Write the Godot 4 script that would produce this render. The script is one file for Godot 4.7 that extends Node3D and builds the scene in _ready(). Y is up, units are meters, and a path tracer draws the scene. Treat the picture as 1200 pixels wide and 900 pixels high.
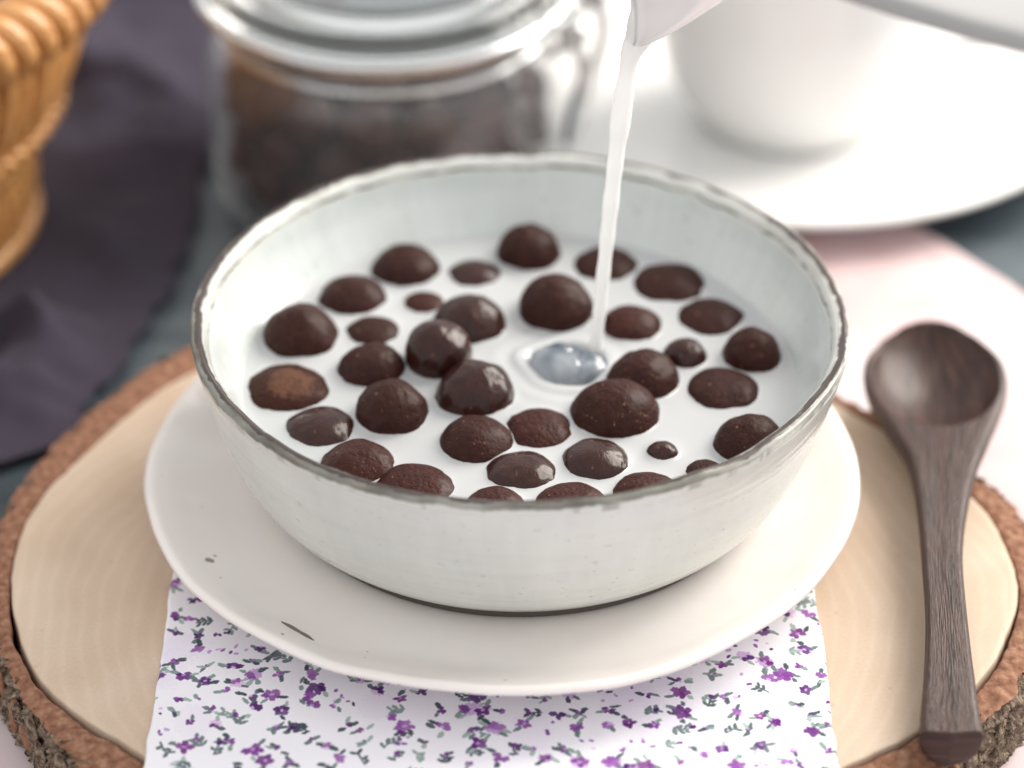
extends Node3D
# A bowl of cocoa puffs with milk on a log slice, by a window. Lengths in metres, y up, table top at y = 0.

const SLAB_TOP := 0.022
const SLAB_AT := Vector3(-0.002, 0.0, 0.015)
const PLATE_AT := Vector3(-0.004, 0.0239, 0.001)
const BOWL_AT := Vector3(0.0, 0.0292, -0.0078)
const MILK_Y := 0.055
const JAR_AT := Vector3(-0.0375, 0.0, -0.195)
const BASKET_AT := Vector3(-0.1955, 0.0042, -0.160)
const SAUCER_AT := Vector3(0.082, 0.0012, -0.238)

var rng := RandomNumberGenerator.new()
var taken := {}
var slow := FastNoiseLite.new()
var fine := FastNoiseLite.new()

# ------------------------------------------------------------------ naming

func numbered(called: String) -> String:
	taken[called] = taken.get(called, 0) + 1
	return called if taken[called] == 1 else "%s_%03d" % [called, taken[called] - 1]

func tag(o: Node3D, label: String, category: String, group := "", kind := "") -> Node3D:
	o.set_meta("label", label)
	if category:
		o.set_meta("category", category)
	if group:
		o.set_meta("group", group)
	if kind:
		o.set_meta("kind", kind)
	return o

func thing(called: String, at: Vector3, label: String, category: String, group := "") -> Node3D:
	var o := Node3D.new()
	o.name = numbered(called)
	add_child(o)
	o.position = at
	return tag(o, label, category, group)

func part(called: String, m: Mesh, mat: Material, parent: Node, at := Vector3.ZERO) -> MeshInstance3D:
	var o := MeshInstance3D.new()
	o.name = numbered(called) if parent == self else called
	o.mesh = m
	o.material_override = mat
	parent.add_child(o, true)
	o.position = at
	return o

# ------------------------------------------------------------------ meshes

# A sheet of (nu + 1) x (nv + 1) points f(u, v); it faces dv x du. Normals are shared over a wrapped seam and at poles.
func sheet(nu: int, nv: int, f: Callable, wrap := false, tint = null) -> ArrayMesh:
	var p := PackedVector3Array()
	var uv := PackedVector2Array()
	var col := PackedColorArray()
	for j in nv + 1:
		for i in nu + 1:
			var u := float(i) / nu
			var v := float(j) / nv
			p.append(f.call(0.0 if wrap and i == nu else u, v))
			uv.append(Vector2(u, v))
			if tint != null:
				col.append(tint.call(u, v))
	return mesh_of(p, uv, nu, nv, wrap, col)

func mesh_of(p: PackedVector3Array, uv: PackedVector2Array, nu: int, nv: int, wrap: bool, col := PackedColorArray()) -> ArrayMesh:
	var n := PackedVector3Array()
	n.resize(p.size())
	var ix := PackedInt32Array()
	var w := nu + 1
	for j in nv:
		for i in nu:
			var a := j * w + i
			var b := a + 1
			var c := a + w
			var d := c + 1
			var n1 := (p[c] - p[a]).cross(p[b] - p[a])
			var n2 := (p[c] - p[b]).cross(p[d] - p[b])
			n[a] += n1
			n[b] += n1 + n2
			n[c] += n1 + n2
			n[d] += n2
			ix.append_array(PackedInt32Array([a, b, c, b, d, c]))
	if wrap:
		for j in nv + 1:
			var s := n[j * w] + n[j * w + nu]
			n[j * w] = s
			n[j * w + nu] = s
	for j in [0, nv]:
		if p[j * w].distance_to(p[j * w + nu / 3]) < 1e-7 and p[j * w].distance_to(p[j * w + nu / 2]) < 1e-7:
			var s := Vector3.ZERO
			for i in w:
				s += n[j * w + i]
			for i in w:
				n[j * w + i] = s
	for i in n.size():
		n[i] = n[i].normalized() if n[i].length_squared() > 1e-30 else Vector3.UP
	var arr := []
	arr.resize(Mesh.ARRAY_MAX)
	arr[Mesh.ARRAY_VERTEX] = p
	arr[Mesh.ARRAY_NORMAL] = n
	arr[Mesh.ARRAY_TEX_UV] = uv
	if col.size():
		arr[Mesh.ARRAY_COLOR] = col
	arr[Mesh.ARRAY_INDEX] = ix
	var m := ArrayMesh.new()
	m.add_surface_from_arrays(Mesh.PRIMITIVE_TRIANGLES, arr)
	return m

# A profile (radius, height) rounded into a smooth curve of n points, spaced evenly along it.
func smooth_profile(pts: Array, n: int) -> PackedVector2Array:
	var c := Curve2D.new()
	c.bake_interval = 0.0002
	for i in pts.size():
		var a: Vector2 = pts[maxi(i - 1, 0)]
		var b: Vector2 = pts[mini(i + 1, pts.size() - 1)]
		var here: Vector2 = pts[i]
		var dir := (b - a).normalized() if a != b else Vector2.ZERO
		var ends := i == 0 or i == pts.size() - 1
		c.add_point(here * 100.0, Vector2.ZERO if ends else -dir * here.distance_to(a) * 33.0, Vector2.ZERO if ends else dir * here.distance_to(b) * 33.0)
	c.bake_interval = 0.02
	var out := PackedVector2Array()
	var l := c.get_baked_length()
	for k in n + 1:
		out.append(c.sample_baked(l * k / n, true) / 100.0)
	return out

# Turns a profile; warp(angle, r, y) may move each point.
func lathe(pts: Array, segs: int, n: int, warp = null, squared := false) -> ArrayMesh:
	var pr := smooth_profile(pts, n) if not squared else PackedVector2Array(pts)
	var rows := pr.size() - 1
	var f := func(u: float, v: float) -> Vector3:
		var q := pr[roundi(v * rows)]
		var a := u * TAU
		var r := q.x
		var y := q.y
		if warp != null:
			var wv: Vector2 = warp.call(a, r, y)
			r = wv.x
			y = wv.y
		return Vector3(r * cos(a), y, r * sin(a))
	return sheet(segs, rows, f, true)

func tube(pts: PackedVector3Array, radius: Callable, segs := 12, closed := false) -> ArrayMesh:
	var n := pts.size()
	var p := PackedVector3Array()
	var uv := PackedVector2Array()
	var side := Vector3.ZERO
	for j in n:
		var t: Vector3
		if closed:
			t = (pts[(j + 1) % (n - 1)] - pts[(j - 1 + n - 1) % (n - 1)]).normalized()
		else:
			t = (pts[mini(j + 1, n - 1)] - pts[maxi(j - 1, 0)]).normalized()
		if side == Vector3.ZERO:
			side = t.cross(Vector3.UP if absf(t.y) < 0.9 else Vector3.RIGHT).normalized()
		side = (side - t * side.dot(t)).normalized()
		var b := side.cross(t)
		var r: float = radius.call(float(j) / (n - 1))
		for i in segs + 1:
			var a := TAU * (i % segs) / segs
			p.append(pts[j] + (side * cos(a) + b * sin(a)) * r)
			uv.append(Vector2(float(i) / segs, float(j) / (n - 1)))
	return mesh_of(p, uv, segs, n - 1, true)

func path(pts: Array, steps: int) -> PackedVector3Array:
	var c := Curve3D.new()
	c.bake_interval = 0.01
	for i in pts.size():
		var a: Vector3 = pts[maxi(i - 1, 0)]
		var b: Vector3 = pts[mini(i + 1, pts.size() - 1)]
		var here: Vector3 = pts[i]
		var dir := (b - a).normalized()
		c.add_point(here * 100.0, -dir * here.distance_to(a) * 33.0, dir * here.distance_to(b) * 33.0)
	var out := PackedVector3Array()
	for k in steps + 1:
		out.append(c.sample_baked(c.get_baked_length() * k / steps, true) / 100.0)
	return out

# Looks x up in a table of (x, y) pairs, rounded between them.
func table_at(t: Array, x: float) -> float:
	if x <= t[0].x:
		return t[0].y
	for i in t.size() - 1:
		if x <= t[i + 1].x:
			var k: float = (x - t[i].x) / (t[i + 1].x - t[i].x)
			return cubic_interpolate(t[i].y, t[i + 1].y, t[maxi(i - 1, 0)].y, t[mini(i + 2, t.size() - 1)].y, k)
	return t[-1].y

var polar := {}

func around(t: Array, a: float) -> float:
	var deg := fposmod(rad_to_deg(a), 360.0)
	if not polar.has(t[0]):
		var row := PackedFloat32Array()
		for k in 721:
			row.append(around_slowly(t, minf(k / 2.0, 359.999)))
		polar[t[0]] = row
	var r: PackedFloat32Array = polar[t[0]]
	var k := int(deg * 2.0)
	return lerpf(r[k], r[mini(k + 1, 720)], deg * 2.0 - k)

func around_slowly(t: Array, deg: float) -> float:
	var first: Vector2 = t[0]
	var last: Vector2 = t[-1]
	var all := [last - Vector2(360, 0)] + t + [first + Vector2(360, 0)]
	return table_at(all, deg)

# ------------------------------------------------------------------ materials

func lin(r: float, g: float, b: float) -> Color:
	return Color(r, g, b).linear_to_srgb()

func mat(c: Color, rough := 0.6, specular := 0.5) -> StandardMaterial3D:
	var m := StandardMaterial3D.new()
	m.albedo_color = c
	m.roughness = rough
	m.metallic_specular = specular
	return m

func noise(freq: float, octaves := 4, s := 1, kind := FastNoiseLite.TYPE_SIMPLEX_SMOOTH) -> FastNoiseLite:
	var n := FastNoiseLite.new()
	n.noise_type = kind
	n.frequency = freq
	n.fractal_octaves = octaves
	n.seed = s
	return n

func noise_tex(size: int, n: FastNoiseLite, ramp: Gradient = null) -> NoiseTexture2D:
	var t := NoiseTexture2D.new()
	t.width = size
	t.height = size
	t.seamless = true
	t.noise = n
	if ramp:
		t.color_ramp = ramp
	return t

func ramp(a: Array) -> Gradient:
	var g := Gradient.new()
	var off := PackedFloat32Array()
	var cols := PackedColorArray()
	for x in a:
		off.append(x[0])
		cols.append(x[1])
	g.offsets = off
	g.colors = cols
	return g

func bump(m: StandardMaterial3D, t: Texture2D, cm: float) -> StandardMaterial3D:
	m.heightmap_enabled = true
	m.heightmap_texture = t
	m.heightmap_scale = cm
	return m

func triplanar(m: StandardMaterial3D, k: float) -> StandardMaterial3D:
	m.uv1_triplanar = true
	m.uv1_scale = Vector3.ONE * k
	return m

func computed(w: int, h: int, f: Callable) -> ImageTexture:
	var im := Image.create(w, h, false, Image.FORMAT_RGB8)
	for y in h:
		for x in w:
			im.set_pixel(x, y, f.call((x + 0.5) / w, (y + 0.5) / h))
	return ImageTexture.create_from_image(im)

func blob(im: Image, cx: float, cy: float, rx: float, ry: float, turn: float, c: Color) -> void:
	var R := maxf(rx, ry)
	var ca := cos(turn)
	var sa := sin(turn)
	for y in range(maxi(0, floori(cy - R)), mini(im.get_height(), ceili(cy + R))):
		for x in range(maxi(0, floori(cx - R)), mini(im.get_width(), ceili(cx + R))):
			var dx := x - cx
			var dy := y - cy
			var a := (dx * ca + dy * sa) / rx
			var b := (-dx * sa + dy * ca) / ry
			var d := 1.0 - (a * a + b * b) - 0.7 * fine.get_noise_2d(x * 4.0, y * 4.0)
			if d > 0.0:
				im.set_pixel(x, y, im.get_pixel(x, y).lerp(c, clampf(d * 4.0, 0.0, 1.0) * c.a))

# ------------------------------------------------------------------ the scene

func _ready() -> void:
	rng.seed = 7
	slow.seed = 3
	slow.frequency = 1.0
	slow.fractal_octaves = 3
	fine.seed = 11
	fine.frequency = 0.02
	fine.fractal_octaves = 3

	# camera: about 35 degrees down, a short telephoto half a metre away
	var cam := Camera3D.new()
	cam.name = "camera"
	add_child(cam)
	cam.position = Vector3(-0.00173, 0.4398, 0.5649)
	cam.rotation_degrees = Vector3(-34, 0, 0)
	cam.fov = 14.652
	cam.near = 0.05
	cam.far = 20.0
	var lens := CameraAttributesPhysical.new()
	lens.frustum_focal_length = 93.34
	lens.frustum_focus_distance = 0.652
	lens.frustum_near = 0.05
	lens.frustum_far = 20.0
	lens.exposure_aperture = 5.0
	cam.attributes = lens
	cam.fov = 14.652

	# light: a wide window to the right and behind, and the even light of the room
	var env := Environment.new()
	env.background_mode = Environment.BG_COLOR
	env.background_color = Color(0.94, 0.932, 0.926)
	env.background_energy_multiplier = 1.06
	env.tonemap_mode = Environment.TONE_MAPPER_LINEAR
	env.tonemap_exposure = 1.12
	env.sdfgi_enabled = true
	env.ssao_enabled = true
	env.ssil_enabled = true
	var we := WorldEnvironment.new()
	we.name = "world_environment"
	we.environment = env
	add_child(we)
	var key := AreaLight3D.new()
	key.name = "window_light"
	key.area_size = Vector2(0.7, 0.8)
	key.light_color = Color(1.0, 0.975, 0.935)
	key.light_energy = 2.0
	key.shadow_enabled = true
	key.area_range = 5.0
	add_child(key)
	key.look_at_from_position(Vector3(0.72, 0.62, -0.55), Vector3(0.0, 0.04, -0.02))

	build_table()
	build_slab()
	build_napkin()
	build_plate()
	build_bowl()
	build_cereal()
	build_milk()
	build_spoon()
	build_jar()
	build_cup()
	build_basket()
	build_pan()

# ------------------------------------------------------------------ table and cloths

func build_table() -> void:
	var wood := mat(Color.WHITE, 0.45)
	wood.albedo_texture = noise_tex(512, noise(0.012, 5, 21), ramp([[0.0, lin(0.035, 0.05, 0.06)], [0.5, lin(0.06, 0.08, 0.095)], [1.0, lin(0.10, 0.125, 0.14)]]))
	wood.uv1_scale = Vector3(3, 12, 1)
	var top := func(u: float, v: float) -> Vector3: return Vector3(lerpf(-0.6, 0.6, u), 0.0, lerpf(-0.85, 0.5, v))
	var t := thing("table", Vector3.ZERO, "dark blue-grey table top under the cloths, log slice and jar", "table")
	part("table_top", sheet(2, 2, top), wood, t)
	var b := BoxMesh.new()
	b.size = Vector3(1.2, 0.03, 1.35)
	part("table_board", b, wood, t, Vector3(0, -0.0152, -0.175))

	# pale cloth under the log slice: a square of linen laid askew, its far corner under the saucer
	var linen := mat(Color.WHITE, 0.85, 0.3)
	linen.albedo_texture = noise_tex(512, noise(0.006, 3, 5), ramp([[0.0, lin(0.62, 0.43, 0.43)], [0.45, lin(0.66, 0.55, 0.565)], [1.0, lin(0.68, 0.63, 0.65)]]))
	linen.uv1_scale = Vector3(2, 2, 1)
	var corner := Vector3(0.1027, 0, -0.1817)
	var along := Vector3(0.575, 0, 0.818)
	var across := Vector3(-0.818, 0, 0.575)
	var lay := func(u: float, v: float) -> Vector3:
		var e := minf(minf(u, 1.0 - u), minf(v, 1.0 - v)) * 0.44
		var p: Vector3 = corner + along * u * 0.44 + across * v * 0.44
		p.y = 0.0022 * (1.0 - exp(-e / 0.0006)) + 0.0006 * (1.0 + slow.get_noise_2d(p.x * 30.0, p.z * 30.0))
		p += (along * slow.get_noise_2d(v * 8.0, 3.0) + across * slow.get_noise_2d(u * 8.0, 9.0)) * 0.0012
		return p
	tag(part("tablecloth", sheet(150, 150, func(u, v): return lay.call(v, u)), linen, self), "pale pinkish white cloth laid askew under the log slice", "cloth")

	# dusky purple cloth heaped at the left
	var cotton := mat(lin(0.054, 0.047, 0.066), 0.95, 0.15)
	cotton.rim_enabled = true
	cotton.rim = 0.25
	bump(cotton, noise_tex(256, noise(0.2, 2, 8)), 0.02)
	triplanar(cotton, 40.0)
	var edge := [Vector2(-0.46, -0.07), Vector2(-0.25, -0.088), Vector2(-0.17, -0.092), Vector2(-0.138, -0.094), Vector2(-0.095, -0.104), Vector2(-0.067, -0.112), Vector2(-0.052, -0.121), Vector2(-0.042, -0.14), Vector2(-0.03, -0.17)]
	var heap := func(u: float, v: float) -> Vector3:
		var z := lerpf(-0.46, -0.03, v)
		var x := lerpf(-0.36, table_at(edge, z) + 0.004 * slow.get_noise_1d(z * 60.0), u)
		var d := Vector2(x - BASKET_AT.x, z - BASKET_AT.z).length()
		var free := smoothstep(0.060, 0.10, d)
		var s := (x * 0.80 - z * 0.60) + 0.018 * slow.get_noise_2d(x * 9.0, z * 9.0) + 0.012 * slow.get_noise_2d(x * 20.0, z * 20.0 + 9.0)
		var fold := 1.0 - absf(sin(s * PI / 0.052))
		fold = fold * fold * (0.55 + 0.6 * slow.get_noise_2d(x * 10.0 + 5.0, z * 10.0))
		var fold2 := 0.5 + 0.5 * sin((x * 0.3 + z) * 95.0 + 3.0 * slow.get_noise_2d(x * 14.0, z * 14.0))
		var side := smoothstep(0.0, 0.035, (1.0 - u) * (x + 0.36) / maxf(u, 0.01) if u < 0.01 else (x + 0.36) / maxf(u, 0.01) * (1.0 - u))
		var fall := side * smoothstep(0.0, 0.05, -0.03 - z)
		return Vector3(x, 0.0038 + free * fall * (maxf(fold, 0.0) * 0.030 + fold2 * 0.006 + 0.001), z)
	var cl := thing("purple_cloth", Vector3.ZERO, "dark dusky purple cloth lying in soft folds beside the basket", "cloth")
	part("drape", sheet(130, 180, heap), cotton, cl)
	part("underside", sheet(130, 180, func(u, v): return heap.call(1.0 - u, v) - Vector3(0, 0.0012, 0)), cotton, cl)

# ------------------------------------------------------------------ log slice

var r_out := [Vector2(5, 0.1235), Vector2(23, 0.1212), Vector2(32, 0.1178), Vector2(60, 0.1175), Vector2(90, 0.118), Vector2(120, 0.1175), Vector2(142, 0.1173), Vector2(150, 0.1176), Vector2(160, 0.1190), Vector2(172, 0.1208), Vector2(187, 0.1216), Vector2(211, 0.1208), Vector2(225, 0.122), Vector2(255, 0.119), Vector2(290, 0.110), Vector2(321, 0.1068), Vector2(340, 0.1145), Vector2(351, 0.1215)]
var r_in := [Vector2(6, 0.1160), Vector2(16, 0.1142), Vector2(24, 0.1123), Vector2(36, 0.1072), Vector2(47, 0.1022), Vector2(90, 0.1035), Vector2(125, 0.1035), Vector2(141, 0.1055), Vector2(148, 0.1092), Vector2(156, 0.1124), Vector2(166, 0.1136), Vector2(175, 0.1144), Vector2(188, 0.1140), Vector2(203, 0.1103), Vector2(222, 0.1102), Vector2(260, 0.107), Vector2(300, 0.100), Vector2(325, 0.1015), Vector2(342, 0.1078), Vector2(352, 0.1130)]

func build_slab() -> void:
	var rings := noise(1.0, 3, 31)
	var grain := noise(1.0, 3, 32)
	var wood := mat(Color.WHITE, 0.62, 0.35)
	wood.albedo_texture = computed(800, 800, func(u: float, v: float) -> Color:
		var x := (u - 0.5) * 0.26
		var z := (v - 0.5) * 0.26
		var r := Vector2(x + 0.012, z - 0.02).length() * (1.0 + 0.05 * rings.get_noise_2d(x * 12.0, z * 12.0))
		var band := 0.5 + 0.5 * sin(r * TAU / 0.0042 + 2.0 * rings.get_noise_2d(x * 20.0, z * 20.0 + 4.0))
		var k := 0.5 + 0.18 * (pow(band, 3.0) - 0.3) + 0.42 * rings.get_noise_2d(x * 26.0, z * 26.0) + 0.2 * grain.get_noise_2d(x * 900.0, z * 900.0)
		var c := lin(0.54, 0.405, 0.295).lerp(lin(0.68, 0.56, 0.45), clampf(k, 0.0, 1.0))
		var spot := grain.get_noise_2d(x * 140.0 + 50.0, z * 140.0)
		return c.lerp(lin(0.36, 0.22, 0.13), 0.28 * smoothstep(0.60, 0.75, spot)))
	bump(wood, noise_tex(256, noise(0.15, 3, 4)), 0.006)
	wood.texture_repeat = true
	var bark_top := mat(Color.WHITE, 0.85, 0.3)
	bark_top.albedo_texture = noise_tex(512, noise(0.03, 5, 14), ramp([[0.0, lin(0.12, 0.055, 0.034)], [0.4, lin(0.24, 0.115, 0.07)], [0.6, lin(0.30, 0.155, 0.10)], [1.0, lin(0.44, 0.27, 0.19)]]))
	bump(bark_top, noise_tex(512, noise(0.02, 5, 15)), 0.04)
	triplanar(bark_top, 20.0)
	var bark := mat(Color.WHITE, 0.95, 0.2)
	bark.albedo_texture = noise_tex(512, noise(0.03, 5, 16), ramp([[0.0, lin(0.025, 0.018, 0.014)], [0.4, lin(0.16, 0.115, 0.085)], [0.62, lin(0.33, 0.26, 0.2)], [1.0, lin(0.55, 0.47, 0.38)]]))
	bump(bark, noise_tex(512, noise(0.05, 5, 17)), 0.15)
	triplanar(bark, 30.0)

	var t := thing("log_slice", SLAB_AT, "round slice of log with bark edge, under the plate and spoon", "log slice")
	var shrink := func(a: float) -> float:   # the wood has shrunk away from the bark here and there
		var d := rad_to_deg(a)
		var k := 0.0
		for g in [[150.0, 26.0, 0.0013], [28.0, 22.0, 0.0008], [60.0, 14.0, 0.001], [330.0, 20.0, 0.0004]]:
			var off := absf(fposmod(d - g[0] + 180.0, 360.0) - 180.0)
			k = maxf(k, g[2] * smoothstep(g[1], g[1] * 0.5, off))
		return 0.0002 + k * (0.8 + 0.5 * slow.get_noise_1d(a * 6.0))
	# the wood's face with its rounded edge
	var face := func(u: float, v: float) -> Vector3:
		var a := u * TAU
		var R: float = around(r_in, a) + 0.0004 * slow.get_noise_1d(a * 14.0)
		var k := v / 0.86
		if k <= 1.0:
			var r := R * (1.0 - k) if false else R * lerpf(0.0, 0.992, k)
			return Vector3(r * cos(a), SLAB_TOP, r * sin(a))
		var e := (v - 0.86) / 0.14
		var r2 := R * lerpf(0.992, 1.0, sin(minf(e * 2.0, 1.0) * PI / 2))
		return Vector3(r2 * cos(a), SLAB_TOP - 0.0009 * (1.0 - cos(minf(e * 2.0, 1.0) * PI / 2)) - maxf(0.0, e - 0.5) * 0.03, r2 * sin(a))
	var m := sheet(240, 48, face, true)
	# re-lay the face's texture flat: one copy over the whole slice
	var arr := m.surface_get_arrays(0)
	var vs: PackedVector3Array = arr[Mesh.ARRAY_VERTEX]
	var uvs := PackedVector2Array()
	# the sheet runs outwards, so it faces down: turn it over
	var ns: PackedVector3Array = arr[Mesh.ARRAY_NORMAL]
	var ix: PackedInt32Array = arr[Mesh.ARRAY_INDEX]
	for i in vs.size():
		uvs.append(Vector2(vs[i].x, vs[i].z) / 0.26 + Vector2(0.5, 0.5))
		ns[i] = -ns[i]
	for i in ix.size() / 3:
		var s := ix[i * 3]
		ix[i * 3] = ix[i * 3 + 1]
		ix[i * 3 + 1] = s
	arr[Mesh.ARRAY_TEX_UV] = uvs
	arr[Mesh.ARRAY_NORMAL] = ns
	arr[Mesh.ARRAY_INDEX] = ix
	m = ArrayMesh.new()
	m.add_surface_from_arrays(Mesh.PRIMITIVE_TRIANGLES, arr)
	part("wood_face", m, wood, t)

	# the ring of inner bark, fibrous on top; then the rough grey outer bark
	var rough := noise(1.0, 4, 41)
	var ring := func(u: float, v: float) -> Vector3:
		var a := u * TAU
		var inner: float = around(r_in, a) + 0.0004 * slow.get_noise_1d(a * 14.0) + shrink.call(a)
		var outer: float = around(r_out, a) - 0.001 + 0.0014 * rough.get_noise_1d(a * 20.0)
		if v < 0.15:
			var e := v / 0.15
			return Vector3(cos(a) * inner, SLAB_TOP - 0.012 + e * 0.0116, sin(a) * inner)
		var k := (v - 0.15) / 0.85
		var r := lerpf(inner, outer, k)
		var y := SLAB_TOP - 0.0004 + 0.00045 * rough.get_noise_2d(cos(a) * r * 260.0, sin(a) * r * 260.0) - 0.0012 * k * k - 0.0006 * pow(1.0 - k, 8.0)
		return Vector3(cos(a) * r, y, sin(a) * r)
	part("inner_bark", sheet(900, 24, func(u, v): return ring.call(1.0 - u, v), true), bark_top, t)
	var side := func(u: float, v: float) -> Vector3:
		var a := u * TAU
		var y := lerpf(0.0, SLAB_TOP - 0.0012, v)
		var rid := 1.0 - absf(rough.get_noise_2d(a * 15.0 + 2.0 * slow.get_noise_1d(y * 120.0), y * 60.0))
		var r: float = around(r_out, a) - 0.0035 + 0.0045 * rid * rid + 0.0012 * rough.get_noise_2d(a * 60.0, y * 500.0)
		r -= 0.0016 * smoothstep(0.8, 1.0, v)
		return Vector3(cos(a) * r, y + 0.0012 * v * rough.get_noise_1d(a * 34.0 + 7.0), sin(a) * r)
	part("outer_bark", sheet(900, 22, side, true), bark, t)
	# flakes of bark that stand proud along the edge
	var flake_mesh := sheet(10, 8, func(u: float, v: float) -> Vector3:
		var a := u * TAU
		var s := sin(PI * v)
		return Vector3(cos(a) * 0.0011 * s, -cos(PI * v) * 0.0055, sin(a) * 0.0026 * s * (1.0 + 0.3 * sin(3.0 * a))), true)
	for k in 110:
		var a := rng.randf() * TAU
		var f := part("bark_flake", flake_mesh, bark if rng.randf() < 0.75 else bark_top, t)
		var r: float = around(r_out, a) + 0.0002
		f.position = Vector3(cos(a) * r, rng.randf_range(0.006, 0.0165), sin(a) * r)
		f.rotation = Vector3(rng.randf_range(-0.35, 0.35), -a, rng.randf_range(-0.15, 0.15))
		f.scale = Vector3(rng.randf_range(0.7, 1.3), rng.randf_range(0.5, 0.95), rng.randf_range(0.5, 1.3))

# ------------------------------------------------------------------ napkin

func build_napkin() -> void:
	var W := 1900
	var H := 1950
	var im := Image.create(W, H, false, Image.FORMAT_RGB8)
	im.fill(Color(0.945, 0.94, 0.965))
	var px := W / 0.146   # texels per metre
	for k in 70:
		blob(im, rng.randf() * W, rng.randf() * H, 60 + 60 * rng.randf(), 40 + 40 * rng.randf(), rng.randf() * PI, Color(0.90, 0.86, 0.95, 0.28))
	var purples := [Color(0.36, 0.14, 0.44), Color(0.48, 0.24, 0.56), Color(0.43, 0.19, 0.48), Color(0.56, 0.33, 0.64), Color(0.30, 0.16, 0.40)]
	var lilacs := [Color(0.80, 0.66, 0.86), Color(0.86, 0.74, 0.88), Color(0.74, 0.58, 0.82)]
	var leaves := [Color(0.34, 0.39, 0.41), Color(0.42, 0.48, 0.49), Color(0.52, 0.60, 0.58), Color(0.28, 0.31, 0.35), Color(0.62, 0.70, 0.67)]
	var step := 0.0053 * px
	for gy in int(H / step) + 1:
		for gx in int(W / step) + 1:
			var cx := (gx + 0.5 * (gy % 2) + rng.randf_range(-0.36, 0.36)) * step
			var cy := (gy + rng.randf_range(-0.36, 0.36)) * step
			var what := rng.randf()
			var turn := rng.randf() * TAU
			var s := px * 0.001
			if what < 0.62:      # a flower: a few overlapping petals, a lighter heart, leaves at its foot
				var size := s * rng.randf_range(0.42, 1.2)
				var c: Color = purples[rng.randi() % 5]
				if rng.randf() < 0.25:
					blob(im, cx, cy, size * 2.2, size * 1.7, turn, Color(lilacs[rng.randi() % 3], 0.8))
				for q in rng.randi_range(2, 5):
					var a := turn + q * TAU / 5.0 + rng.randf_range(-0.3, 0.3)
					blob(im, cx + cos(a) * size, cy + sin(a) * size * 0.9, size * rng.randf_range(0.8, 1.25), size * rng.randf_range(0.6, 0.95), a, Color(c.lightened(rng.randf_range(0.0, 0.22)), 0.95))
				if rng.randf() < 0.5:
					blob(im, cx, cy, size * 0.55, size * 0.4, turn, Color(lilacs[rng.randi() % 3], 0.9))
				for q in rng.randi_range(1, 4):
					var a := turn + rng.randf_range(-1.0, 1.0) + PI * (q % 2)
					blob(im, cx + cos(a) * size * 2.4, cy + sin(a) * size * 2.4, s * rng.randf_range(0.8, 1.4), s * rng.randf_range(0.4, 0.65), a + rng.randf_range(-0.5, 0.5), Color(leaves[rng.randi() % 5], 0.95))
			elif what < 0.85:    # a sprig: a bent stem with leaf pairs
				var a := turn
				var x := cx
				var y := cy
				var c: Color = leaves[rng.randi() % 5]
				for q in rng.randi_range(4, 8):
					x += cos(a) * s * 0.6
					y += sin(a) * s * 0.6
					a += rng.randf_range(-0.35, 0.35)
					blob(im, x, y, s * 0.5, s * 0.24, a, Color(c, 0.9))
					if q % 2 == 0:
						for side in [-1, 1]:
							if rng.randf() < 0.75:
								blob(im, x + cos(a + side * 1.1) * s * 0.85, y + sin(a + side * 1.1) * s * 0.85, s * rng.randf_range(0.7, 1.1), s * rng.randf_range(0.36, 0.55), a + side * 0.9, Color(c, 0.95))
				if rng.randf() < 0.4:
					blob(im, x, y, s * 0.8, s * 0.6, a, Color(purples[rng.randi() % 5], 0.95))
			else:                # scattered buds
				for q in rng.randi_range(2, 4):
					var c: Color = lilacs[rng.randi() % 3] if rng.randf() < 0.5 else purples[rng.randi() % 5]
					blob(im, cx + rng.randf_range(-2, 2) * s, cy + rng.randf_range(-2, 2) * s, s * rng.randf_range(0.4, 0.8), s * rng.randf_range(0.3, 0.5), rng.randf() * PI, Color(c, 0.9))
	im.resize(760, 780, Image.INTERPOLATE_LANCZOS)
	im.resize(1520, 1560, Image.INTERPOLATE_CUBIC)
	var cotton := mat(Color.WHITE, 0.9, 0.25)
	cotton.albedo_texture = ImageTexture.create_from_image(im)
	# the weave: threads over and under, about 22 to a centimetre
	var weave := computed(128, 128, func(u: float, v: float) -> Color:
		var a := absf(sin(u * TAU * 2.0)) * (0.75 + 0.25 * signf(sin(u * TAU * 2.0) * sin(v * TAU * 2.0)))
		var b := absf(sin(v * TAU * 2.0)) * (0.75 - 0.25 * signf(sin(u * TAU * 2.0) * sin(v * TAU * 2.0)))
		var k := maxf(a, b)
		return Color(k, k, k))
	cotton.normal_enabled = true
	cotton.normal_scale = 1.0
	cotton.detail_enabled = false
	var wim: Image = weave.get_image()
	wim.bump_map_to_normal_map(3.0)
	# one tile of weave is 4 half-threads across; repeat it through its own fine copy of the sheet's coordinates
	var big := Image.create(1024, 1024, false, Image.FORMAT_RGB8)
	wim.convert(Image.FORMAT_RGB8)
	wim.resize(16, 16, Image.INTERPOLATE_BILINEAR)
	for y in 64:
		for x in 64:
			big.blit_rect(wim, Rect2i(0, 0, 16, 16), Vector2i(x * 16, y * 16))
	cotton.normal_texture = ImageTexture.create_from_image(big)
	var x0 := -0.0788
	var x1 := 0.0669
	var z0 := -0.02
	var z1 := 0.135
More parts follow.
